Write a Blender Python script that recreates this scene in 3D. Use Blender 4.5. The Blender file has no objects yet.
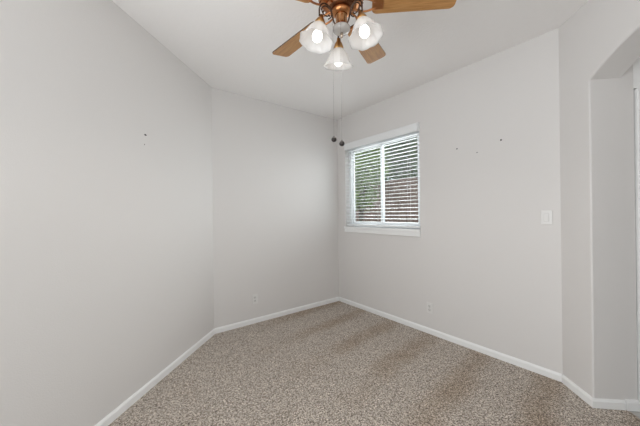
import bpy, bmesh, math, random
from mathutils import Vector, Matrix

random.seed(7)
C = bpy.context.scene.collection
scene = bpy.context.scene
PI = math.pi
S2 = 2 ** -0.5

# ------------------------------------------------------------------ camera
F_PX, YAW, PITCH, ROLL, CAM_H = 277.64, math.radians(37.607), math.radians(0.080), math.radians(-0.638), 1.324
cam_d = bpy.data.cameras.new('camera')
cam_d.sensor_fit = 'HORIZONTAL'
cam_d.sensor_width = 36.0
cam_d.lens = 36.0 * F_PX / 640.0
cam_d.clip_start = 0.02
cam = bpy.data.objects.new('camera', cam_d)
C.objects.link(cam)
fw = Vector((math.sin(YAW) * math.cos(PITCH), math.cos(YAW) * math.cos(PITCH), math.sin(PITCH)))
rt = Vector((math.cos(YAW), -math.sin(YAW), 0.0))
up = rt.cross(fw)
rt2 = rt * math.cos(ROLL) + up * math.sin(ROLL)
up2 = up * math.cos(ROLL) - rt * math.sin(ROLL)
cam.matrix_world = Matrix(((rt2.x, up2.x, -fw.x, 0), (rt2.y, up2.y, -fw.y, 0), (rt2.z, up2.z, -fw.z, CAM_H), (0, 0, 0, 1)))
scene.camera = cam

# ------------------------------------------------------------------ light and exposure
scene.view_settings.view_transform = 'Standard'
scene.view_settings.look = 'None'
scene.view_settings.gamma = 1.0
scene.view_settings.use_curve_mapping = False
scene.view_settings.exposure = -0.12

world = bpy.data.worlds.new('overcast_sky')
scene.world = world
world.use_nodes = True
wn = world.node_tree.nodes
wbg = wn['Background']
wbg.inputs['Color'].default_value = (0.86, 0.93, 1.0, 1)
wbg.inputs['Strength'].default_value = 1.3

BULB_W = 0.12         # glow of each fan bulb inside its shade
SPOT_W = 3.6          # what each bulb throws down through the open shade
W_WEST = 42.0         # fill light in an added, unseen window behind on the left
W_ANGLE = 27.0        # fill light in a window added to the angled wall, out of view
W_REAR = 4.0         # fill light in a glazed opening added behind the camera
W_HALL = 2.2          # added point light that brightens the hall
W_WIN = 22.0           # daylight at the window in view


def area_light(name, loc, target, sx, sy, watts, color):
    d = bpy.data.lights.new(name, 'AREA')
    d.shape = 'RECTANGLE'
    d.size = sx
    d.size_y = sy
    d.energy = watts
    d.color = color
    o = bpy.data.objects.new(name, d)
    C.objects.link(o)
    o.location = loc
    o.rotation_euler = (Vector(target) - Vector(loc)).to_track_quat('-Z', 'Y').to_euler()
    return o


area_light('fill_west', (-1.56, -0.2, 1.35), (0.0, -0.2, 2.1), 1.5, 1.5, W_WEST, (0.95, 0.97, 1.0))  # added fill lamp outside the west opening
area_light('fill_rear', (-0.25, -1.46, 1.12), (-0.25, 0.0, 1.25), 1.5, 1.9, W_REAR, (0.97, 0.98, 1.0))  # added fill lamp behind the camera
area_light('fill_angle', (-0.92, 1.35, 1.35), (0.08, 0.35, 2.2), 0.95, 1.45, W_ANGLE, (0.97, 0.98, 1.0))  # added fill lamp set in the angled wall
area_light('daylight_window', (3.08, 2.39, 1.85), (0.0, 2.2, 0.9), 1.2, 1.0, W_WIN, (0.96, 0.98, 1.0)).data.spread = math.radians(115)


# ------------------------------------------------------------------ materials
def mat(name, color, rough=0.6, metallic=0.0, spec=0.5):
    m = bpy.data.materials.new(name)
    m.use_nodes = True
    b = m.node_tree.nodes['Principled BSDF']
    b.inputs['Base Color'].default_value = (*color, 1)
    b.inputs['Roughness'].default_value = rough
    b.inputs['Metallic'].default_value = metallic
    b.inputs['Specular IOR Level'].default_value = spec
    return m


def nn(m, t, **kw):
    n = m.node_tree.nodes.new(t)
    for k, v in kw.items():
        if hasattr(n, k):
            setattr(n, k, v)
        else:
            n.inputs[k].default_value = v
    return n


def lk(m, a, b):
    m.node_tree.links.new(a, b)


def bsdf(m):
    return m.node_tree.nodes['Principled BSDF']


def add_bump(m, scale, strength, dist, detail=3.0):
    tc = nn(m, 'ShaderNodeTexCoord')
    no = nn(m, 'ShaderNodeTexNoise', Scale=scale, Detail=detail)
    lk(m, tc.outputs['Object'], no.inputs['Vector'])
    bp = nn(m, 'ShaderNodeBump', Strength=strength, Distance=dist)
    lk(m, no.outputs['Fac'], bp.inputs['Height'])
    lk(m, bp.outputs['Normal'], bsdf(m).inputs['Normal'])
    return tc, no


def vary(m, c1, c2, scale, detail=3.0, stretch=None, lo=0.35, hi=0.65):
    tc = nn(m, 'ShaderNodeTexCoord')
    src = tc.outputs['Object']
    if stretch:
        mp = nn(m, 'ShaderNodeMapping')
        mp.inputs['Scale'].default_value = stretch
        lk(m, src, mp.inputs['Vector'])
        src = mp.outputs['Vector']
    no = nn(m, 'ShaderNodeTexNoise', Scale=scale, Detail=detail)
    lk(m, src, no.inputs['Vector'])
    r = nn(m, 'ShaderNodeValToRGB')
    r.color_ramp.elements[0].position = lo
    r.color_ramp.elements[0].color = (*c1, 1)
    r.color_ramp.elements[1].position = hi
    r.color_ramp.elements[1].color = (*c2, 1)
    lk(m, no.outputs['Fac'], r.inputs['Fac'])
    lk(m, r.outputs['Color'], bsdf(m).inputs['Base Color'])
    return r


WALL_C = (0.76, 0.736, 0.717)
M_WALL = mat('wall_paint', WALL_C, 0.75, spec=0.25)
add_bump(M_WALL, 170.0, 0.22, 0.004)
M_CEIL = mat('ceiling_paint', (0.92, 0.90, 0.885), 0.85, spec=0.2)
add_bump(M_CEIL, 45.0, 0.35, 0.006, 4.0)
M_TRIM = mat('white_trim', (0.93, 0.93, 0.92), 0.4)
M_VINYL = mat('white_vinyl', (0.87, 0.88, 0.89), 0.35)
M_SLAT = mat('blind_slat', (0.87, 0.88, 0.88), 0.4)
M_PLATE = mat('white_plastic', (0.80, 0.785, 0.765), 0.35)
M_PLATE2 = mat('white_plastic_insert', (0.72, 0.705, 0.685), 0.3)
M_DARK = mat('dark_slot', (0.03, 0.03, 0.03), 0.6)
M_HOLE = mat('nail_hole_dark', (0.06, 0.055, 0.05), 0.8)
M_CORD = mat('blind_cord', (0.78, 0.78, 0.76), 0.8)

# carpet: speckled pile with lanes left by the vacuum cleaner
M_CARPET = mat('carpet_pile', (0.3, 0.25, 0.2), 1.0, spec=0.05)


def build_carpet(m):
    tc = nn(m, 'ShaderNodeTexCoord')
    # twisted tufts: one random tone per tuft, plus a coarser mottling
    vo = nn(m, 'ShaderNodeTexVoronoi', Scale=190.0, Randomness=1.0)
    lk(m, tc.outputs['Object'], vo.inputs['Vector'])
    sc = nn(m, 'ShaderNodeSeparateColor')
    lk(m, vo.outputs['Color'], sc.inputs['Color'])
    fine = nn(m, 'ShaderNodeTexNoise', Scale=80.0, Detail=4.0, Roughness=0.75)
    lk(m, tc.outputs['Object'], fine.inputs['Vector'])
    mixf = nn(m, 'ShaderNodeMath', operation='MULTIPLY_ADD')
    lk(m, sc.outputs[0], mixf.inputs[0])
    mixf.inputs[1].default_value = 0.46
    lk(m, fine.outputs['Fac'], mixf.inputs[2])
    ramp = nn(m, 'ShaderNodeValToRGB')
    e = ramp.color_ramp.elements
    e[0].position = 0.45
    e[0].color = (0.085, 0.064, 0.049, 1)
    e[1].position = 0.97
    e[1].color = (0.86, 0.78, 0.69, 1)
    mid = e.new(0.70)
    mid.color = (0.37, 0.308, 0.255, 1)
    lk(m, mixf.outputs[0], ramp.inputs['Fac'])
    # lanes left by the vacuum cleaner: along x, repeating along y, fading out to the left
    mp = nn(m, 'ShaderNodeMapping')
    mp.inputs['Rotation'].default_value = (0, 0, math.radians(-7))
    lk(m, tc.outputs['Object'], mp.inputs['Vector'])
    wv = nn(m, 'ShaderNodeTexWave', wave_type='BANDS', bands_direction='Y', wave_profile='SIN')
    wv.inputs['Scale'].default_value = 0.628
    wv.inputs['Distortion'].default_value = 0.9
    wv.inputs['Detail'].default_value = 3.0
    wv.inputs['Detail Scale'].default_value = 2.0
    wv.inputs['Phase Offset'].default_value = 2.55
    lk(m, mp.outputs['Vector'], wv.inputs['Vector'])
    sx = nn(m, 'ShaderNodeSeparateXYZ')
    lk(m, tc.outputs['Object'], sx.inputs['Vector'])
    amp = nn(m, 'ShaderNodeMapRange', interpolation_type='SMOOTHSTEP')
    amp.inputs['From Min'].default_value = 1.1
    amp.inputs['From Max'].default_value = 2.1
    amp.inputs['To Min'].default_value = 0.02
    amp.inputs['To Max'].default_value = 0.30
    lk(m, sx.outputs['X'], amp.inputs['Value'])
    big = nn(m, 'ShaderNodeTexNoise', Scale=3.4, Detail=4.0)
    lk(m, tc.outputs['Object'], big.inputs['Vector'])
    a = nn(m, 'ShaderNodeMath', operation='SUBTRACT')
    lk(m, wv.outputs['Fac'], a.inputs[0])
    a.inputs[1].default_value = 0.65
    b = nn(m, 'ShaderNodeMath', operation='MULTIPLY')
    lk(m, a.outputs[0], b.inputs[0])
    lk(m, amp.outputs['Result'], b.inputs[1])
    c = nn(m, 'ShaderNodeMath', operation='MULTIPLY_ADD')
    lk(m, big.outputs['Fac'], c.inputs[0])
    c.inputs[1].default_value = 0.30
    c.inputs[2].default_value = 0.87
    d = nn(m, 'ShaderNodeMath', operation='ADD')
    lk(m, b.outputs[0], d.inputs[0])
    lk(m, c.outputs[0], d.inputs[1])
    # pile leaning away shows its browner root side
    tint = nn(m, 'ShaderNodeValToRGB')
    t = tint.color_ramp.elements
    t[0].position = 0.76
    t[0].color = (0.80, 0.71, 0.61, 1)
    t[1].position = 1.12
    t[1].color = (1.06, 1.06, 1.06, 1)
    t[1].position = 1.0
    lk(m, d.outputs[0], tint.inputs['Fac'])
    vm = nn(m, 'ShaderNodeVectorMath', operation='MULTIPLY')
    lk(m, ramp.outputs['Color'], vm.inputs[0])
    lk(m, tint.outputs['Color'], vm.inputs[1])
    lk(m, vm.outputs['Vector'], bsdf(m).inputs['Base Color'])
    bp = nn(m, 'ShaderNodeBump', Strength=0.6, Distance=0.006)
    lk(m, mixf.outputs[0], bp.inputs['Height'])
    lk(m, bp.outputs['Normal'], bsdf(m).inputs['Normal'])
    bsdf(m).inputs['Sheen Weight'].default_value = 0.2
    bsdf(m).inputs['Sheen Roughness'].default_value = 0.5


build_carpet(M_CARPET)

M_TILE = mat('hall_tile', (0.55, 0.54, 0.52), 0.3)
tcx = nn(M_TILE, 'ShaderNodeTexCoord')
brk = nn(M_TILE, 'ShaderNodeTexBrick', offset=0.0, Scale=1.0)
brk.inputs['Color1'].default_value = (0.58, 0.57, 0.55, 1)
brk.inputs['Color2'].default_value = (0.54, 0.53, 0.51, 1)
brk.inputs['Mortar'].default_value = (0.40, 0.39, 0.37, 1)
brk.inputs['Mortar Size'].default_value = 0.006
brk.inputs['Brick Width'].default_value = 0.45
brk.inputs['Row Height'].default_value = 0.45
lk(M_TILE, tcx.outputs['Object'], brk.inputs['Vector'])
lk(M_TILE, brk.outputs['Color'], bsdf(M_TILE).inputs['Base Color'])

M_WOOD = mat('oak_blade', (0.42, 0.24, 0.10), 0.38)
vary(M_WOOD, (0.38, 0.175, 0.05), (0.52, 0.27, 0.09), 9.0, 4.0, (1.2, 14.0, 14.0))
M_WOODEDGE = mat('dark_blade_edge', (0.06, 0.03, 0.015), 0.4)
M_COPPER = mat('antique_copper', (0.50, 0.22, 0.09), 0.30, 1.0)
M_COPPERDK = mat('oiled_copper', (0.16, 0.065, 0.03), 0.35, 0.9)
M_BRONZE = mat('dark_bronze_wire', (0.10, 0.06, 0.04), 0.35, 0.9)
M_BRASS = mat('brass_cup', (0.52, 0.31, 0.12), 0.32, 1.0)
M_NICKEL = mat('polished_neck', (0.70, 0.60, 0.50), 0.16, 1.0)
M_NECK = mat('brass_neck', (0.42, 0.22, 0.10), 0.14, 1.0)
M_CAP = mat('pale_glass_cap', (0.72, 0.70, 0.67), 0.2)
bsdf(M_CAP).inputs['Transmission Weight'].default_value = 0.35
M_CHAIN = mat('chain_metal', (0.22, 0.205, 0.19), 0.5, 0.6)
M_FOB = mat('dark_fob', (0.018, 0.012, 0.010), 0.5)

M_GLASSSHADE = bpy.data.materials.new('frosted_shade_glass')
M_GLASSSHADE.use_nodes = True
_t = M_GLASSSHADE.node_tree
_t.nodes.clear()
_o = _t.nodes.new('ShaderNodeOutputMaterial')
_tr = _t.nodes.new('ShaderNodeBsdfTranslucent')
_tr.inputs['Color'].default_value = (0.92, 0.91, 0.89, 1)
_df = _t.nodes.new('ShaderNodeBsdfPrincipled')
_df.inputs['Base Color'].default_value = (0.86, 0.86, 0.86, 1)
_df.inputs['Roughness'].default_value = 0.25
_tp = _t.nodes.new('ShaderNodeBsdfTransparent')
_m1 = _t.nodes.new('ShaderNodeMixShader')
_m1.inputs[0].default_value = 0.5
_m2 = _t.nodes.new('ShaderNodeMixShader')
_m2.inputs[0].default_value = 0.32
_t.links.new(_tr.outputs[0], _m1.inputs[1])
_t.links.new(_df.outputs[0], _m1.inputs[2])
_t.links.new(_m1.outputs[0], _m2.inputs[1])
_t.links.new(_tp.outputs[0], _m2.inputs[2])
_t.links.new(_m2.outputs[0], _o.inputs['Surface'])

M_BULB = bpy.data.materials.new('lit_bulb')
M_BULB.use_nodes = True
_b = M_BULB.node_tree.nodes['Principled BSDF']
_b.inputs['Base Color'].default_value = (1, 1, 1, 1)
_b.inputs['Emission Color'].default_value = (1.0, 0.97, 0.93, 1)
_b.inputs["Emission Strength"].default_value = 1.1

M_PANE = bpy.data.materials.new('window_glass')
M_PANE.use_nodes = True
_t = M_PANE.node_tree
_t.nodes.clear()
_o = _t.nodes.new('ShaderNodeOutputMaterial')
_tp = _t.nodes.new('ShaderNodeBsdfTransparent')
_tp.inputs['Color'].default_value = (0.93, 0.95, 0.95, 1)
_gl = _t.nodes.new('ShaderNodeBsdfGlossy')
_gl.inputs['Roughness'].default_value = 0.02
_mx = _t.nodes.new('ShaderNodeMixShader')
_mx.inputs[0].default_value = 0.06
_t.links.new(_tp.outputs[0], _mx.inputs[1])
_t.links.new(_gl.outputs[0], _mx.inputs[2])
_t.links.new(_mx.outputs[0], _o.inputs['Surface'])

M_GRASS = mat('lawn_grass', (0.10, 0.16, 0.05), 0.9)
vary(M_GRASS, (0.07, 0.12, 0.035), (0.16, 0.22, 0.07), 14.0, 5.0)
M_FENCE = mat('stained_fence_board', (0.20, 0.11, 0.08), 0.75)
vary(M_FENCE, (0.22, 0.13, 0.10), (0.36, 0.24, 0.19), 5.0, 4.0, (6, 6, 0.6))
M_BARK = mat('tree_bark', (0.12, 0.09, 0.065), 0.9)
vary(M_BARK, (0.08, 0.06, 0.045), (0.18, 0.14, 0.10), 12.0, 4.0, (3, 3, 0.6))
M_LEAF1 = mat('leaf_bright', (0.20, 0.30, 0.09), 0.5)
vary(M_LEAF1, (0.15, 0.24, 0.06), (0.36, 0.46, 0.18), 3.0, 3.0)
M_LEAF2 = mat('leaf_dark', (0.09, 0.15, 0.06), 0.5)
vary(M_LEAF2, (0.06, 0.11, 0.045), (0.20, 0.27, 0.12), 3.0, 3.0)


# ------------------------------------------------------------------ mesh helpers
class MB:
    def __init__(self):
        self.bm = bmesh.new()
        self.mi = 0

    def _mark(self, faces, smooth=False):
        for f in faces:
            f.material_index = self.mi
            f.smooth = smooth

    def box(self, a, b, bevel=0.0, M=None, seg=2):
        (x0, y0, z0), (x1, y1, z1) = a, b
        r = bmesh.ops.create_cube(self.bm, size=1.0)
        vs = r['verts']
        for v in vs:
            v.co = Vector(((x0 + x1) / 2 + v.co.x * (x1 - x0), (y0 + y1) / 2 + v.co.y * (y1 - y0), (z0 + z1) / 2 + v.co.z * (z1 - z0)))
        fs = list({f for v in vs for f in v.link_faces})
        self._mark(fs)
        if bevel > 0:
            es = list({e for v in vs for e in v.link_edges})
            rr = bmesh.ops.bevel(self.bm, geom=es, offset=bevel, segments=seg, profile=0.5, affect='EDGES')
            vs = list({v for f in rr['faces'] for v in f.verts} | {v for v in vs if v.is_valid})
            self._mark(list({f for v in vs for f in v.link_faces}))
        if M:
            bmesh.ops.transform(self.bm, matrix=M, verts=[v for v in vs if v.is_valid])
        return self

    def lathe(self, prof, n=24, M=None, smooth=True, wave=None):
        rings = []
        new = []
        for (r, z) in prof:
            ring = []
            for k in range(n):
                a = 2 * PI * k / n
                rr = r * (wave(a, z) if wave else 1.0)
                v = self.bm.verts.new((rr * math.cos(a), rr * math.sin(a), z))
                ring.append(v)
            rings.append(ring)
            new += ring
        fs = []
        for i in range(len(rings) - 1):
            for k in range(n):
                q = [rings[i][k], rings[i][(k + 1) % n], rings[i + 1][(k + 1) % n], rings[i + 1][k]]
                fs.append(self.bm.faces.new(q))
        self._mark(fs, smooth)
        if M:
            bmesh.ops.transform(self.bm, matrix=M, verts=new)
        return self

    def caps(self):
        bmesh.ops.holes_fill(self.bm, edges=[e for e in self.bm.edges if e.is_boundary], sides=0)
        return self

    def tube(self, pts, r, n=8):
        pts = [Vector(p) for p in pts]
        rings = []
        prev = None
        for i, p in enumerate(pts):
            t = (pts[min(i + 1, len(pts) - 1)] - pts[max(i - 1, 0)]).normalized()
            if prev is None:
                prev = t.orthogonal().normalized()
            u = (prev - t * prev.dot(t))
            u = u.normalized() if u.length > 1e-6 else t.orthogonal().normalized()
            w = t.cross(u)
            prev = u
            rad = r(i / (len(pts) - 1)) if callable(r) else r
            rings.append([self.bm.verts.new(p + (u * math.cos(2 * PI * k / n) + w * math.sin(2 * PI * k / n)) * rad) for k in range(n)])
        fs = []
        for i in range(len(rings) - 1):
            for k in range(n):
                fs.append(self.bm.faces.new([rings[i][k], rings[i][(k + 1) % n], rings[i + 1][(k + 1) % n], rings[i + 1][k]]))
        fs.append(self.bm.faces.new(rings[0]))
        fs.append(self.bm.faces.new(rings[-1]))
        self._mark(fs, True)
        return self

    def ball(self, c, r, sub=2, sc=(1, 1, 1)):
        rr = bmesh.ops.create_icosphere(self.bm, subdivisions=sub, radius=r)
        for v in rr['verts']:
            v.co = Vector((v.co.x * sc[0] + c[0], v.co.y * sc[1] + c[1], v.co.z * sc[2] + c[2]))
        self._mark({f for v in rr['verts'] for f in v.link_faces}, True)
        return self

    def prism(self, poly, z0, z1):
        lo = [self.bm.verts.new((x, y, z0)) for x, y in poly]
        hi = [self.bm.verts.new((x, y, z1)) for x, y in poly]
        n = len(poly)
        fs = [self.bm.faces.new(lo[::-1]), self.bm.faces.new(hi)]
        for k in range(n):
            fs.append(self.bm.faces.new([lo[k], lo[(k + 1) % n], hi[(k + 1) % n], hi[k]]))
        self._mark(fs)
        return self

    def build(self, name, m, parent=None, M=None):
        bmesh.ops.recalc_face_normals(self.bm, faces=self.bm.faces)
        me = bpy.data.meshes.new(name)
        self.bm.to_mesh(me)
        self.bm.free()
        for mm in (m if isinstance(m, (list, tuple)) else [m]):
            me.materials.append(mm)
        o = bpy.data.objects.new(name, me)
        C.objects.link(o)
        if parent:
            o.parent = parent
        if M:
            o.matrix_local = M
        return o


def empty(name, loc, label=None, cat=None, group=None):
    o = bpy.data.objects.new(name, None)
    o.empty_display_size = 0.1
    C.objects.link(o)
    o.location = loc
    if label:
        tag(o, label, cat, group)
    return o


def tag(o, label, cat, group=None):
    o['label'] = label
    o['category'] = cat
    if group:
        o['group'] = group
    return o


def struct(o):
    o['kind'] = 'structure'
    return o


# ------------------------------------------------------------------ room shell
XB, YA, XC, YD, CEIL = 2.787, 3.170, 0.939, 0.565, 2.74
XW, YS = -1.4, -1.3
TH = 0.14
P = [(XB, YA), (XC, YA), (XW, YA - (XC - XW)), (XW, YS), (YS + (XB - YD), YS), (XB, YD)]


def offset_poly(poly, d):
    out = []
    n = len(poly)
    for i in range(n):
        a, b, c = Vector(poly[i - 1]), Vector(poly[i]), Vector(poly[(i + 1) % n])
        e1, e2 = (b - a).normalized(), (c - b).normalized()
        n1, n2 = Vector((e1.y, -e1.x)), Vector((e2.y, -e2.x))
        m = (n1 + n2).normalized()
        out.append(tuple(b + m * (d / m.dot(n1))))
    return out


PO = offset_poly(P, TH)          # outside of the walls (P runs counter-clockwise)
TJ = 0.186                       # depth of the doorway in the angled wall


def wall(name, i, hole=None):
    """wall from P[i] to P[i+1]; hole = (s0, s1, z0, z1) measured from P[i]"""
    j = (i + 1) % len(P)
    a, b, ao, bo = Vector(P[i]), Vector(P[j]), Vector(PO[i]), Vector(PO[j])
    L = (b - a).length
    e = (b - a) / L
    nrm = Vector((e.y, -e.x))
    m = MB()
    if not hole:
        m.prism([tuple(a), tuple(b), tuple(bo), tuple(ao)], 0.0, CEIL)
    else:
        s0, s1, z0, z1 = hole
        bm = m.bm
        ss, zz = [0, s0, s1, L], [0, z0, z1, CEIL]

        def pt(k, l, side):
            if side == 0:
                p = a + e * ss[k]
            else:
                p = ao if k == 0 else (bo if k == 3 else a + e * ss[k] + nrm * TH)
            return bm.verts.new((p.x, p.y, zz[l]))
        V = [[[pt(k, l, s) for l in range(4)] for k in range(4)] for s in (0, 1)]
        for s in (0, 1):
            for k in range(3):
                for l in range(3):
                    if (k, l) != (1, 1):
                        bm.faces.new([V[s][k][l], V[s][k + 1][l], V[s][k + 1][l + 1], V[s][k][l + 1]])
        ring = [(1, 1), (2, 1), (2, 2), (1, 2)]
        for q in range(4):
            (k, l), (k2, l2) = ring[q], ring[(q + 1) % 4]
            bm.faces.new([V[0][k][l], V[0][k2][l2], V[1][k2][l2], V[1][k][l]])
        rim = [(k, 0) for k in range(4)] + [(3, l) for l in range(1, 4)] + [(k, 3) for k in (2, 1, 0)] + [(0, l) for l in (2, 1)]
        for q in range(len(rim)):
            (k, l), (k2, l2) = rim[q], rim[(q + 1) % len(rim)]
            bm.faces.new([V[0][k][l], V[0][k2][l2], V[1][k2][l2], V[1][k][l]])
    return struct(m.build(name, M_WALL))


WY0, WY1, WZ0, WZ1 = 1.780, 3.000, 1.130, 2.290      # window opening in the right wall
w_back = wall('wall_back', 0)
w_left = wall('wall_left', 1, (2.12, 3.12, 0.6, 2.1))
wall('wall_west', 2, ((P[2][1] - 0.55), (P[2][1] + 0.95), 0.7, 2.2))
wall('wall_rear', 3, (0.4, 1.9, 0.07, 2.12))  # left, west and rear holes are for the added windows
w_right = wall('wall_right', 5, (WY0 - YD, WY1 - YD, WZ0, WZ1))

# angled wall with the arched doorway; s runs from P5 towards P4
SA, SB, ZSP, RISE = 0.278, 1.578, 2.205, 0.18
Ldw = (Vector(P[4]) - Vector(P[5])).length
e_d = Vector((-S2, -S2))
n_d = Vector((S2, -S2))


def build_doorway_wall():
    bm = bmesh.new()
    hw = (SB - SA) / 2
    R = (hw * hw + RISE * RISE) / (2 * RISE)
    arc = []
    N = 20
    for k in range(N + 1):
        s = SA + (SB - SA) * k / N
        x = s - (SA + SB) / 2
        arc.append((s, ZSP + RISE - (R - math.sqrt(R * R - x * x))))
    outline = [(0, 0), (SA, 0)] + arc + [(SB, 0), (Ldw, 0), (Ldw, CEIL), (0, CEIL)]
    op = set(range(1, 2 + len(arc) + 1))
    rows = []
    for d in (0.0, TJ):
        row = []
        for k, (s, z) in enumerate(outline):
            p = Vector(P[5]) + e_d * s + n_d * d
            row.append(bm.verts.new((p.x, p.y, z)))
        rows.append(row)
    n = len(outline)
    bm.faces.new(rows[0])
    bm.faces.new(rows[1][::-1])
    edges = []
    for k in range(n):
        bm.faces.new([rows[0][k], rows[0][(k + 1) % n], rows[1][(k + 1) % n], rows[1][k]])
    bm.edges.ensure_lookup_table()
    for row in rows[:1]:
        ix = {v: k for k, v in enumerate(row)}
        for e in bm.edges:
            a, b = e.verts
            if a in ix and b in ix and ix[a] in op and ix[b] in op and abs(ix[a] - ix[b]) == 1:
                edges.append(e)
    bmesh.ops.recalc_face_normals(bm, faces=bm.faces)
    r = bmesh.ops.bevel(bm, geom=edges, offset=0.011, segments=5, profile=0.5, affect='EDGES')
    me = bpy.data.meshes.new('wall_doorway')
    bm.to_mesh(me)
    bm.free()
    me.materials.append(M_WALL)
    o = bpy.data.objects.new('wall_doorway', me)
    C.objects.link(o)
    return struct(o)


w_door = build_doorway_wall()


def dpt(s, d):
    p = Vector(P[5]) + e_d * s + n_d * d
    return (p.x, p.y)


# floors
m = MB()
m.prism([P[0], P[1], P[2], P[3], P[4], dpt(Ldw, 0), dpt(SB, 0), dpt(SB, TJ + 0.012), dpt(SA, TJ + 0.012), dpt(SA, 0), P[5]], -0.12, 0.0)
floor = struct(m.build('floor', M_CARPET))
HX = TJ + 1.5
m = MB()
m.prism([dpt(SA - 0.0, TJ + 0.012), dpt(SB + 0.9, TJ + 0.012), dpt(SB + 0.9, HX), dpt(SA - 0.0, HX)], -0.12, -0.006)
struct(m.build('floor_hall', M_TILE))

# ceiling
m = MB()
m.prism(PO, CEIL, CEIL + 0.12)
struct(m.build('ceiling', M_CEIL))
m = MB()
m.prism([dpt(SA - 0.12, TJ), dpt(SB + 0.9, TJ), dpt(SB + 0.9, HX), dpt(SA - 0.12, HX)], 2.44, 2.56)
struct(m.build('ceiling_hall', M_CEIL))

# hall walls
HS = SA
m = MB()
m.prism([dpt(HS, TJ), dpt(HS, TJ + 0.076), dpt(HS - 0.03, TJ + 0.076), dpt(HS - 0.03, HX), dpt(HS - 0.12, HX), dpt(HS - 0.12, TJ)], 0.0, 2.44)
struct(m.build('wall_hall_side', M_WALL))
m = MB()
m.prism([dpt(HS - 0.12, HX), dpt(SB + 0.9, HX), dpt(SB + 0.9, HX + 0.1), dpt(HS - 0.12, HX + 0.1)], 0.0, 2.44)
struct(m.build('wall_hall_far', M_WALL))
m = MB()
m.prism([dpt(SB + 0.9, TJ), dpt(SB + 1.0, TJ), dpt(SB + 1.0, HX + 0.1), dpt(SB + 0.9, HX + 0.1)], 0.0, 2.44)
struct(m.build('wall_hall_end', M_WALL))
hl = dpt(0.95, TJ + 0.75)
_hd = bpy.data.lights.new('hall_fill', 'POINT')  # fill light added for the hall, without a fixture
_hd.energy = W_HALL
_hd.shadow_soft_size = 0.12
_hd.color = (1.0, 0.95, 0.88)
_ho = bpy.data.objects.new('hall_fill', _hd)
C.objects.link(_ho)
_ho.location = (hl[0], hl[1], 2.15)


# baseboards: profile swept between two floor points, inner side on the left of the direction
BH, BT = 0.060, 0.013


def baseboard(name, pts, h=BH, t=BT):
    prof = [(0.0, 0.0), (t, 0.0), (t, h - 0.016), (t - 0.004, h - 0.007), (t - 0.008, h), (0.0, h)]
    m = MB()
    bm = m.bm
    n = len(pts)
    rings = []
    for i, p in enumerate(pts):
        p = Vector(p)
        es = []
        if i > 0:
            es.append((p - Vector(pts[i - 1])).normalized())
        if i < n - 1:
            es.append((Vector(pts[i + 1]) - p).normalized())
        ns = [Vector((-e.y, e.x)) for e in es]
        mm = ns[0] if len(ns) == 1 else (ns[0] + ns[1]).normalized()
        k = 1.0 / mm.dot(ns[0])
        rings.append([bm.verts.new((p.x + mm.x * k * a, p.y + mm.y * k * a, z)) for a, z in prof])
    for i in range(n - 1):
        for q in range(len(prof)):
            bm.faces.new([rings[i][q], rings[i][(q + 1) % len(prof)], rings[i + 1][(q + 1) % len(prof)], rings[i + 1][q]])
    bm.faces.new(rings[0])
    bm.faces.new(rings[-1])
    return struct(m.build(name, M_TRIM))


def short(a, b, da, db):
    a, b = Vector(a), Vector(b)
    e = (b - a).normalized()
    return tuple(a + e * da), tuple(b - e * db)


g22 = BT * math.tan(math.radians(22.5))
baseboard('baseboard_back', short(P[0], P[1], BT, g22))
baseboard('baseboard_left', short(P[1], P[2], g22, g22))
baseboard('baseboard_west', short(P[2], P[3], g22, BT))
baseboard('baseboard_rear', short(P[3], P[4], BT, g22))
baseboard('baseboard_right', short(P[5], P[0], g22, BT))
# angled stretch wraps into the doorway
baseboard('baseboard_doorway', [dpt(SA + 0.0, TJ - 0.004), dpt(SA + 0.0, 0.0), dpt(g22, 0.0)])
baseboard('baseboard_entry', [dpt(Ldw - g22, 0.0), dpt(SB, 0.0), dpt(SB, TJ - 0.004)])
baseboard('baseboard_hall', [dpt(HS, TJ + 0.075), dpt(HS, TJ + 0.002)], h=0.068, t=0.017)
# door casing on the hall wall
m = MB()
Mh = Matrix(((n_d.x, e_d.x, 0, P[5][0]), (n_d.y, e_d.y, 0, P[5][1]), (0, 0, 1, 0), (0, 0, 0, 1)))   # local x = into hall, y = along doorway
m.box((TJ + 0.086, HS - 0.03, 0.0), (TJ + 0.162, HS + 0.018, 2.125), 0.004, Mh)
m.box((TJ + 0.162, HS - 0.03, 2.060), (TJ + 0.934, HS + 0.018, 2.125), 0.004, Mh)
m.box((TJ + 0.074, HS - 0.03, 2.130), (HX, HS, 2.44), 0.0, Mh)
m.box((TJ + 0.934, HS - 0.03, 0.0), (TJ + 0.994, HS + 0.018, 2.125), 0.004, Mh)
trim = struct(m.build('trim_1', M_TRIM))
m = MB()
m.box((TJ + 0.166, HS - 0.028, 0.004), (TJ + 0.930, HS - 0.003, 2.056), 0.002, Mh)
for (u0, u1) in ((0.27, 0.52), (0.59, 0.84)):
    for (z0, z1) in ((0.25, 0.95), (1.15, 1.90)):
        m.box((TJ + u0, HS - 0.006, z0), (TJ + u1, HS + 0.003, z1), 0.003, Mh)
door = struct(m.build('door_1', M_TRIM))
m = MB()
Mk = Mh @ Matrix.Translation((TJ + 0.86, HS - 0.003, 0.95)) @ Matrix.Rotation(-PI / 2, 4, 'X')
m.lathe([(0.001, 0), (0.026, 0), (0.026, 0.006), (0.010, 0.010), (0.010, 0.03), (0.024, 0.036), (0.027, 0.048), (0.018, 0.060), (0.001, 0.062)], 18, Mk)
m.build('door_knob', M_NICKEL, door)

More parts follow.
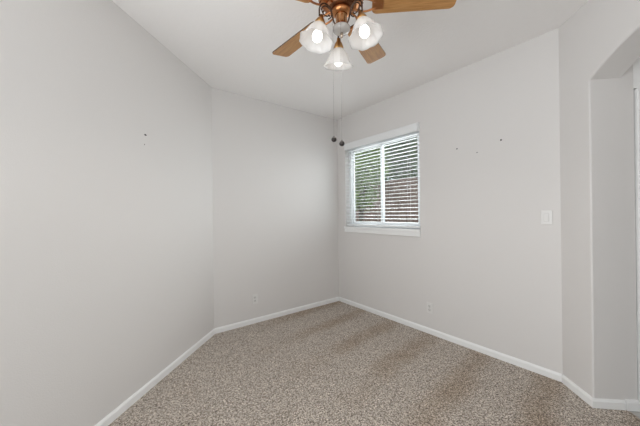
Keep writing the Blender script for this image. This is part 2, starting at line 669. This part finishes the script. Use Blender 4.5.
# nail holes left in the paint
for (par, loc, ax, r) in ((w_right, (XB, 1.360, 1.955), 'x', 0.007), (w_right, (XB, 1.171, 1.884), 'x', 0.005),
                          (w_right, (XB, 0.969, 1.959), 'x', 0.008)):
    m = MB()
    m.lathe([(0.0005, 0.0012), (r * 0.6, 0.0012), (r, 0.0)], 12, Matrix.Translation(loc) @ Matrix.Rotation(-PI / 2, 4, 'Y'))
    o = m.build('nail_hole', M_HOLE, par)
    o['label'] = 'small dark nail hole'
for (loc, r, st) in (((0.241, 2.472, 1.934), 0.007, 1.8), ((0.234, 2.465, 1.859), 0.0045, 1.0)):
    m = MB()
    m.lathe([(0.0005, 0.0012), (r * 0.6, 0.0012), (r, 0.0)], 12,
            Matrix.Translation(loc) @ Matrix.Rotation(math.radians(-45), 4, 'Z') @ Matrix.Rotation(PI / 2, 4, 'Y') @ Matrix.Diagonal((1, st, 1, 1)))
    o = m.build('nail_hole', M_HOLE, w_left)
    o['label'] = 'small dark nail hole'


# ------------------------------------------------------------------ window in the right wall
def window(name, M, W, H, depth, sill=True):
    """local frame: x = out of the room, y = along the opening, z = up; origin at the lower corner of the opening on the room side"""
    root = empty(name, (0, 0, 0))
    root.matrix_world = M
    struct(root)
    f0, f1 = depth - 0.062, depth - 0.012
    fr = MB()
    b = 0.045
    fr.box((f0, 0.001, 0.001), (f1, b, H - 0.001), 0.003)
    fr.box((f0, W - b, 0.001), (f1, W - 0.001, H - 0.001), 0.003)
    fr.box((f0, b, 0.001), (f1, W - b, 0.036), 0.003)
    fr.box((f0, b, H - b), (f1, W - b, H - 0.001), 0.003)
    fr.build('window_frame', M_VINYL, root)
    for k in (0, 1):
        y0 = b if k == 0 else W / 2 - 0.018
        y1 = W / 2 + 0.018 if k == 0 else W - b
        d0 = f0 + (0.006 if k == 0 else 0.026)
        sa = MB()
        t = 0.034
        sa.box((d0, y0, 0.036), (d0 + 0.018, y0 + t, H - b), 0.002)
        sa.box((d0, y1 - t, 0.036), (d0 + 0.018, y1, H - b), 0.002)
        sa.box((d0, y0 + t, 0.036), (d0 + 0.018, y1 - t, 0.064), 0.002)
        sa.box((d0, y0 + t, H - b - t), (d0 + 0.018, y1 - t, H - b), 0.002)
        so = sa.build('sash', M_VINYL, root)
        g = MB()
        g.box((d0 + 0.007, y0 + t - 0.003, 0.061), (d0 + 0.011, y1 - t + 0.003, H - b - t + 0.003))
        g.build('pane', M_PANE, so)
    return root


MW1 = Matrix(((1, 0, 0, XB), (0, 1, 0, WY0), (0, 0, 1, WZ0), (0, 0, 0, 1)))
win = window('window_1', MW1, WY1 - WY0, WZ1 - WZ0, TH)
s = MB()
s.box((-0.032, -0.008, -0.030), (0.078, WY1 - WY0 + 0.008, 0.001), 0.005)
s.build('window_sill', M_TRIM, win, Matrix.Translation((0, 0, 0)))
s = MB()
s.box((-0.023, -0.006, -0.080), (-0.0005, WY1 - WY0 + 0.006, -0.028), 0.004)
s.build('sill_apron', M_TRIM, win)

# unseen windows added behind the camera to house the fill lights
MWW = Matrix(((-1, 0, 0, XW), (0, -1, 0, 0.55), (0, 0, 1, 0.7), (0, 0, 0, 1)))
window('added_window_west', MWW, 1.5, 1.5, TH)
_w = Vector(P[1]) + Vector((-S2, -S2)) * 2.12
MWC = Matrix(((-S2, -S2, 0, _w.x), (S2, -S2, 0, _w.y), (0, 0, 1, 0.6), (0, 0, 0, 1)))
window('added_window_angle', MWC, 1.0, 1.5, TH)
MWR = Matrix(((0, 1, 0, XW + 0.4), (-1, 0, 0, YS), (0, 0, 1, 0.07), (0, 0, 0, 1)))
window('added_window_rear', MWR, 1.5, 2.05, TH)

# ------------------------------------------------------------------ blind
blind = empty('window_blind', (XB + 0.03, (WY0 + WY1) / 2, WZ0 + 0.012), 'white horizontal slat blind with valance, slats open, hung in the window', 'blind')
BW = (WY1 - WY0) / 2
bz = blind.location.z
m = MB()
m.box((-0.075, -BW - 0.006, 2.232 - bz), (-0.060, BW - 0.03, 2.322 - bz), 0.004)
m.box((-0.062, -BW - 0.006, 2.316 - bz), (-0.031, BW - 0.03, 2.328 - bz), 0.003)
m.box((-0.061, -BW - 0.006, 2.232 - bz), (-0.0305, -BW + 0.006, 2.322 - bz), 0.003)
m.box((-0.061, BW - 0.042, 2.232 - bz), (-0.0305, BW - 0.03, 2.322 - bz), 0.003)
m.build('valance', M_SLAT, blind)
m = MB()
m.box((-0.024, -BW + 0.008, 2.240 - bz), (0.024, BW - 0.008, 2.286 - bz), 0.002)
m.build('headrail', M_VINYL, blind)
ZT, ZBOT = 2.205, WZ0 + 0.012 + 0.03
NS = 24
m = MB()
pitch = (ZT - ZBOT - 0.02) / (NS - 1)
TILT = math.radians(-5)
for k in range(NS):
    z = ZBOT + 0.03 + k * pitch - bz
    Ms = Matrix.Translation((0, 0, z)) @ Matrix.Rotation(TILT, 4, 'Y')
    # gently crowned slat
    prof = []
    for q in range(7):
        x = -0.025 + 0.05 * q / 6
        prof.append((x, 0.0022 * (1 - (x / 0.025) ** 2)))
    bm = m.bm
    vs = []
    for y in (-BW + 0.012, BW - 0.012):
        vs.append([bm.verts.new(Ms @ Vector((x, y, zz + 0.0014))) for x, zz in prof] + [bm.verts.new(Ms @ Vector((x, y, zz - 0.0014))) for x, zz in reversed(prof)])
    n = len(vs[0])
    for q in range(n):
        bm.faces.new([vs[0][q], vs[0][(q + 1) % n], vs[1][(q + 1) % n], vs[1][q]])
    bm.faces.new(vs[0])
    bm.faces.new(vs[1])
m.build('slats', M_SLAT, blind)
m = MB()
m.box((-0.025, -BW + 0.012, ZBOT - 0.028 - bz), (0.025, BW - 0.012, ZBOT - 0.006 - bz), 0.004)
m.build('bottom_rail', M_SLAT, blind)
for y in (-BW + 0.16, 0.0, BW - 0.16):
    m = MB()
    for x in (-0.0272, 0.0272):
        m.tube([(x, y, ZBOT - 0.01 - bz), (x, y, 2.24 - bz)], 0.0011, 5)
    m.build('ladder_cord', M_CORD, blind)

# ------------------------------------------------------------------ ceiling fan
FX, FY, FZ = 1.022, 1.117, 2.443
fan = empty('ceiling_fan', (FX, FY, CEIL), 'ceiling fan with oak blades, copper housing and three lit glass shades', 'fan')


def fz(z):
    return z - CEIL


m = MB()
m.lathe([(0.001, 0.0), (0.072, 0.0), (0.072, -0.012), (0.058, -0.05), (0.020, -0.062), (0.0175, -0.066), (0.0175, -0.120), (0.001, -0.120)], 32)
m.build('canopy', M_COPPER, fan)
m = MB()
m.lathe([(0.001, fz(2.628)), (0.04, fz(2.626)), (0.085, fz(2.612)), (0.118, fz(2.585)), (0.128, fz(2.550)), (0.128, fz(2.505)), (0.120, fz(2.480)), (0.105, fz(2.466)), (0.080, fz(2.458)), (0.001, fz(2.456))], 48)
motor = m.build('motor_housing', M_COPPER, fan)
m = MB()
for k in range(30):
    a = 2 * PI * k / 30
    Mv = Matrix.Rotation(a, 4, 'Z') @ Matrix.Translation((0.1115, 0, fz(2.4735))) @ Matrix.Rotation(math.radians(42), 4, 'Y')
    m.box((-0.011, -0.004, -0.0022), (0.011, 0.004, 0.0022), 0.0, Mv)
m.build('vents', M_COPPERDK, motor)
m = MB()
m.lathe([(0.001, fz(2.460)), (0.066, fz(2.459)), (0.070, fz(2.452)), (0.066, fz(2.440)), (0.048, fz(2.434)), (0.001, fz(2.433))], 36)
m.build('flywheel', M_COPPERDK, fan)

# blades
PHI = math.radians(94.17)


def blade_mesh():
    m = MB()
    bm = m.bm
    r0, r1, w0, w1 = 0.165, 0.603, 0.058, 0.071
    pts = []
    rc = 0.026
    for (cx, cy, a0) in ((r1 - rc, w1 - rc, 90), (r1 - rc, -w1 + rc, 0)):
        for k in range(7):
            a = math.radians(a0 - 90 * k / 6)
            pts.append((cx + rc * math.cos(a), cy + rc * math.sin(a)))
    rc2 = 0.03
    for (cx, cy, a0) in ((r0 + rc2, -w0 + rc2, -90), (r0 + rc2, w0 - rc2, -180)):
        for k in range(7):
            a = math.radians(a0 - 90 * k / 6)
            pts.append((cx + rc2 * math.cos(a), cy + rc2 * math.sin(a)))
    m.prism(pts[::-1], -0.003, 0.003)
    for f in bm.faces:
        f.material_index = 0 if abs(f.normal.z) > 0.5 or len(f.verts) > 4 else 1
    return m


def iron_mesh():
    m = MB()
    # two scrolled strips and a plate screwed under the blade
    m.box((0.168, -0.030, -0.0075), (0.225, 0.030, -0.0032), 0.0015)
    for sgn in (-1, 1):
        pts = []
        for k in range(13):
            t = k / 12
            pts.append((0.055 + 0.125 * t, sgn * (0.012 + 0.022 * math.sin(PI * t) + 0.006 * t), 0.004 - 0.010 * t))
        m.tube(pts, 0.0055, 8)
    m.box((0.050, -0.020, -0.001), (0.082, 0.020, 0.008), 0.002)
    for (x, y) in ((0.183, -0.016), (0.183, 0.016), (0.213, 0.0)):
        m.ball((x, y, -0.0078), 0.0042, 1, (1, 1, 0.5))
    return m


b0 = blade_mesh().build('blade', [M_WOOD, M_WOODEDGE], fan)
i0 = iron_mesh().build('blade_iron', M_COPPER, b0)
for k in range(5):
    if k:
        b = b0.copy()
        C.objects.link(b)
        b.parent = fan
        i = i0.copy()
        C.objects.link(i)
        i.parent = b
    else:
        b = b0
    a = PHI - k * math.radians(72) + (math.radians(5.0) if k == 2 else 0)
    b.matrix_local = Matrix.Translation((0, 0, fz(FZ))) @ Matrix.Rotation(a, 4, 'Z') @ Matrix.Rotation(-0.2, 4, 'X')

# light kit
m = MB()
m.lathe([(0.001, fz(2.436)), (0.040, fz(2.434)), (0.052, fz(2.424)), (0.050, fz(2.410)), (0.036, fz(2.400)), (0.001, fz(2.399))], 32)
m.build('switch_housing', M_COPPER, fan)
m = MB()
m.lathe([(0.001, fz(2.402)), (0.034, fz(2.401)), (0.030, fz(2.392)), (0.0335, fz(2.342)), (0.036, fz(2.337)), (0.001, fz(2.336))], 28)
m.build('neck', M_NECK, fan)
m = MB()
m.lathe([(0.001, fz(2.337)), (0.043, fz(2.336)), (0.048, fz(2.330)), (0.046, fz(2.316)), (0.036, fz(2.307)), (0.015, fz(2.303)), (0.001, fz(2.302))], 32)
cap = m.build('fitter_cap', M_CAP, fan)
m = MB()
m.lathe([(0.001, fz(2.304)), (0.009, fz(2.302)), (0.007, fz(2.294)), (0.010, fz(2.287)), (0.006, fz(2.278)), (0.001, fz(2.276))], 16)
m.build('finial', M_NICKEL, cap)

RL = 0.138
SH_TOP = 2.304


def shade_wave(a, z):
    t = max(0.0, min(1.0, -z / 0.102))
    return 1.0 + 0.04 * t ** 2.5 * math.cos(8 * a) + 0.012 * math.cos(18 * a) * t


def arm_mesh():
    m = MB()
    # from the fitter out and up in a loop, then down into the shade cup
    pts = [(0.040, 0, fz(2.335)), (0.052, 0, fz(2.352)), (0.060, 0, fz(2.38)), (0.070, 0, fz(2.405)), (0.090, 0, fz(2.422)), (0.112, 0, fz(2.422)),
           (0.130, 0, fz(2.408)), (0.139, 0, fz(2.385)), (0.140, 0, fz(2.362)), (0.140, 0, fz(2.348))]
    m.tube(smooth(pts), 0.0042, 8)
    # inner scroll
    sp = []
    for k in range(30):
        t = k / 29
        a = math.radians(250 - 400 * t)
        r = 0.036 - 0.016 * t
        sp.append((0.098 + r * math.cos(a), 0, fz(2.383) + r * math.sin(a)))
    m.tube(sp, 0.0032, 8)
    return m


def smooth(pts, n=6):
    pts = [Vector(p) for p in pts]
    out = []
    for i in range(len(pts) - 1):
        p0, p1, p2, p3 = pts[max(i - 1, 0)], pts[i], pts[i + 1], pts[min(i + 2, len(pts) - 1)]
        for k in range(n):
            t = k / n
            out.append(0.5 * ((2 * p1) + (p2 - p0) * t + (2 * p0 - 5 * p1 + 4 * p2 - p3) * t * t + (3 * p1 - p0 - 3 * p2 + p3) * t ** 3))
    out.append(pts[-1])
    return out


arm0 = arm_mesh().build('light_arm', M_BRONZE, fan)
m = MB()
prof = [(0.025, 0.0), (0.030, -0.008), (0.040, -0.019), (0.049, -0.033), (0.056, -0.049), (0.062, -0.065), (0.069, -0.080), (0.078, -0.093), (0.087, -0.102)]
m.lathe(prof, 72, None, True, shade_wave)
sh0 = m.build('lamp_shade', M_GLASSSHADE, fan)
sol = sh0.modifiers.new('thickness', 'SOLIDIFY')
sol.thickness = 0.003
sol.offset = 0
m = MB()
m.lathe([(0.001, 0.052), (0.010, 0.051), (0.012, 0.036), (0.020, 0.026), (0.029, 0.004), (0.030, -0.006), (0.001, -0.006)], 24)
cup0 = m.build('shade_cup', M_BRASS, sh0)
m = MB()
m.lathe([(0.001, -0.006), (0.013, -0.008), (0.013, -0.030), (0.020, -0.044), (0.0265, -0.060), (0.0275, -0.072), (0.0235, -0.087), (0.013, -0.097), (0.001, -0.100)], 24)
bul0 = m.build('bulb', M_BULB, sh0)
LAMP_AZ = [math.radians(x) for x in (55.4, 173.4, 276.4)]
for k, az in enumerate(LAMP_AZ):
    if k:
        arm, sh, cup, bul = arm0.copy(), sh0.copy(), cup0.copy(), bul0.copy()
        for o in (arm, sh, cup, bul):
            C.objects.link(o)
        arm.parent = fan
        sh.parent = fan
        cup.parent = sh
        bul.parent = sh
    else:
        arm, sh, cup, bul = arm0, sh0, cup0, bul0
    arm.matrix_local = Matrix.Rotation(az, 4, 'Z')
    Ml = Matrix.Rotation(az, 4, 'Z') @ Matrix.Translation((RL, 0, fz(SH_TOP))) @ Matrix.Rotation(math.radians(-13), 4, 'Y')
    sh.matrix_local = Ml
    ld = bpy.data.lights.new('bulb_light', 'POINT')
    ld.energy = BULB_W
    ld.shadow_soft_size = 0.028
    ld.color = (1.0, 0.95, 0.89)
    lo = bpy.data.objects.new('bulb_light', ld)
    C.objects.link(lo)
    lo.location = Vector((FX, FY, CEIL)) + (Ml @ Vector((0, 0, -0.105)))
    sd = bpy.data.lights.new('bulb_downlight', 'SPOT')
    sd.energy = SPOT_W
    sd.spot_size = math.radians(165)
    sd.spot_blend = 0.5
    sd.shadow_soft_size = 0.06
    sd.color = (1.0, 0.95, 0.89)
    so = bpy.data.objects.new('bulb_downlight', sd)
    C.objects.link(so)
    so.location = Vector((FX, FY, CEIL)) + (Ml @ Vector((0, 0, -0.135)))
    so.rotation_euler = (0, 0, 0)

# pull chains: lateral offsets taken across the room's diagonal
rv = Vector((rt.x, rt.y, 0))
fv = Vector((fw.x, fw.y, 0)).normalized()
for (lat, dep, zb) in ((-0.0480, -0.012, 1.722), (-0.0090, -0.050, 1.690)):
    base = rv * lat + fv * dep
    m = MB()
    z0, z1 = fz(zb + 0.012), fz(2.404)
    m.tube([(base.x, base.y, z0), (base.x, base.y, z1)], 0.0005, 6)
    n = 60
    for q in range(n):
        m.ball((base.x, base.y, z0 + (z1 - z0) * (q + 0.5) / n), 0.0010, 1)
    ch = m.build('pull_chain', M_CHAIN, fan)
    m = MB()
    m.lathe([(0.001, 0.019), (0.003, 0.018), (0.004, 0.013), (0.009, 0.010), (0.0135, 0.004), (0.0145, -0.002), (0.0125, -0.008), (0.007, -0.0125), (0.001, -0.014)], 18,
            Matrix.Translation((base.x, base.y, fz(zb))))
    m.build('fob', M_FOB, ch)


# ------------------------------------------------------------------ wall plates (local: x = out from wall, y = width, z = height)
def outlet(M, label):
    root = empty('wall_outlet', (0, 0, 0), label, 'outlet')
    root.matrix_world = M
    m = MB()
    m.box((0.0004, -0.036, -0.0575), (0.0075, 0.036, 0.0575), 0.0025)
    pl = m.build('cover_plate', M_PLATE, root)
    for sgn in (-1, 1):
        m = MB()
        m.box((0.0070, -0.0165, sgn * 0.020 - 0.0140), (0.0100, 0.0165, sgn * 0.020 + 0.0140), 0.002)
        r = m.build('receptacle', M_PLATE2, root)
        m = MB()
        m.box((0.0098, -0.0075, sgn * 0.020 - 0.001), (0.0103, -0.0050, sgn * 0.020 + 0.008))
        m.box((0.0098, 0.0050, sgn * 0.020 - 0.001), (0.0103, 0.0075, sgn * 0.020 + 0.007))
        m.ball((0.0098, 0, sgn * 0.020 - 0.0075), 0.0028, 1, (0.2, 1, 1))
        m.build('slots', M_DARK, r)
    m = MB()
    m.ball((0.0075, 0, 0), 0.003, 1, (0.4, 1, 1))
    m.build('screw', M_NICKEL, root)
    return root


outlet(Matrix(((-1, 0, 0, XB), (0, -1, 0, 1.674), (0, 0, 1, 0.281), (0, 0, 0, 1))), 'white outlet plate on the right wall, low below the window corner')
outlet(Matrix(((0, 1, 0, 1.425), (-1, 0, 0, YA), (0, 0, 1, 0.291), (0, 0, 0, 1))), 'white outlet plate on the back wall, low beside the angled left wall')
sw = empty('light_switch', (0, 0, 0), 'white light switch plate with rocker on right wall near the arched doorway', 'switch')
sw.matrix_world = Matrix(((-1, 0, 0, XB), (0, -1, 0, 0.652), (0, 0, 1, 1.272), (0, 0, 0, 1)))
m = MB()
m.box((0.0004, -0.036, -0.0575), (0.0075, 0.036, 0.0575), 0.0025)
m.build('switch_plate', M_PLATE, sw)
m = MB()
m.box((0.0070, -0.0170, -0.0340), (0.0085, 0.0170, 0.0340), 0.0005)
m.build('rocker_frame', M_PLATE2, sw)
m = MB()
m.box((0.0, -0.0145, -0.0310), (0.0045, 0.0145, 0.0310), 0.0015, Matrix.Translation((0.0075, 0, 0)) @ Matrix.Rotation(math.radians(-4), 4, 'Y'))
m.build('rocker', M_PLATE, sw)

# ------------------------------------------------------------------ outside the window
GZ = -0.25
m = MB()
m.box((XB + TH + 0.01, -6, GZ - 0.2), (16, 18, GZ))
g = struct(m.build('ground', M_GRASS))
# privacy fence parallel to the house wall
fence = empty('wooden_fence', (5.4, 4.6, GZ), 'reddish brown wooden board fence outside beyond the window', 'fence')
m = MB()
y = -3.4
while y < 4.6:
    hgt = 2.34 + random.uniform(-0.012, 0.012)
    m.box((-0.011, y, 0.03), (0.011, y + 0.138, hgt), 0.003)
    y += 0.146
m.build('boards', M_FENCE, fence)
for z in (0.35, 1.15, 1.95):
    m = MB()
    m.box((0.0125, -3.4, z), (0.05, 4.6, z + 0.088), 0.003)
    m.build('rail', M_FENCE, fence)
for k in range(5):
    m = MB()
    yy = -3.3 + k * 1.95
    m.box((0.052, yy, 0.0), (0.14, yy + 0.09, 2.3), 0.004)
    m.build('post', M_FENCE, fence)


def tree(name, loc, label, h, crown, leafmat, n, rng, leaf=0.075, trunk_r=0.08, group=None):
    t = empty(name, loc, label, 'tree' if 'tree' in name else 'shrub', group)
    m = MB()
    m.tube(smooth([(0, 0, 0), (0.04, 0.02, h * 0.25), (-0.03, 0.05, h * 0.55), (0.02, 0.0, h * 0.85)]), lambda q: trunk_r * (1 - 0.75 * q), 10)
    for k in range(9):
        a = rng.uniform(0, 2 * PI)
        z = h * rng.uniform(0.28, 0.72)
        c = rng.choice(crown)
        e = Vector(c[:3]) + Vector((rng.uniform(-.3, .3) * c[3], rng.uniform(-.3, .3) * c[3], rng.uniform(-.2, .3) * c[3]))
        mid = (Vector((0, 0, z)) + e) / 2 + Vector((0, 0, 0.08 * h))
        m.tube(smooth([(0, 0, z), tuple(mid), tuple(e)], 5), lambda q: trunk_r * 0.4 * (1 - 0.8 * q), 6)
    m.build('trunk', M_BARK, t)
    m = MB()
    bm = m.bm
    for k in range(n):
        c = rng.choice(crown)
        d = Vector((rng.gauss(0, 1), rng.gauss(0, 1), rng.gauss(0, 1))).normalized() * (rng.uniform(0.25, 1.0) ** 0.6) * c[3]
        p = Vector(c[:3]) + Vector((d.x, d.y, d.z * c[4]))
        ax = Vector((rng.gauss(0, 1), rng.gauss(0, 1), rng.gauss(0, 0.6))).normalized()
        sd = ax.orthogonal().normalized()
        sd = Matrix.Rotation(rng.uniform(0, 2 * PI), 3, ax) @ sd
        L = leaf * rng.uniform(0.7, 1.3)
        w = L * 0.33
        nr = ax.cross(sd)
        v = [bm.verts.new(p - ax * L * 0.5), bm.verts.new(p + sd * w - ax * 0.05 * L + nr * w * 0.3), bm.verts.new(p + ax * L * 0.5), bm.verts.new(p - sd * w - ax * 0.05 * L + nr * w * 0.3)]
        bm.faces.new([v[0], v[1], v[2]])
        bm.faces.new([v[0], v[2], v[3]])
    m.build('leaves', leafmat, t)
    return t


rng = random.Random(3)
tree('garden_tree', (4.45, 4.25, GZ), 'bright green leafy tree in front of the fence, behind the left window pane', 3.0,
     [(0, 0, 2.15, 0.5, 0.9), (0.05, 0.3, 2.5, 0.45, 0.9), (-0.1, -0.3, 2.5, 0.42, 0.9), (0.1, 0.0, 3.0, 0.5, 0.9), (0, 0.1, 1.9, 0.42, 0.8)], M_LEAF1, 4200, rng, 0.065, 0.06)
tree('garden_tree', (7.3, 5.1, GZ), 'dark green tree beyond the fence behind the right window pane', 5.0,
     [(0, 0, 3.0, 1.1, 0.9), (0.2, 0.9, 3.4, 1.0, 0.9), (-0.1, -0.9, 3.3, 0.9, 0.9), (0, 0.1, 4.3, 1.1, 0.9), (0, 0.4, 2.6, 1.0, 0.8)], M_LEAF2, 9000, rng, 0.10, 0.11)
tree('garden_tree', (10.6, 8.9, GZ), 'pale green tree far beyond the fence', 6.0,
     [(0, 0, 3.6, 1.4, 0.9), (0.2, 1.2, 4.2, 1.2, 0.9), (-0.1, -1.2, 4.2, 1.2, 0.9), (0, 0.1, 5.4, 1.3, 0.9)], M_LEAF1, 6000, rng, 0.12, 0.12)

bpy.context.view_layer.update()
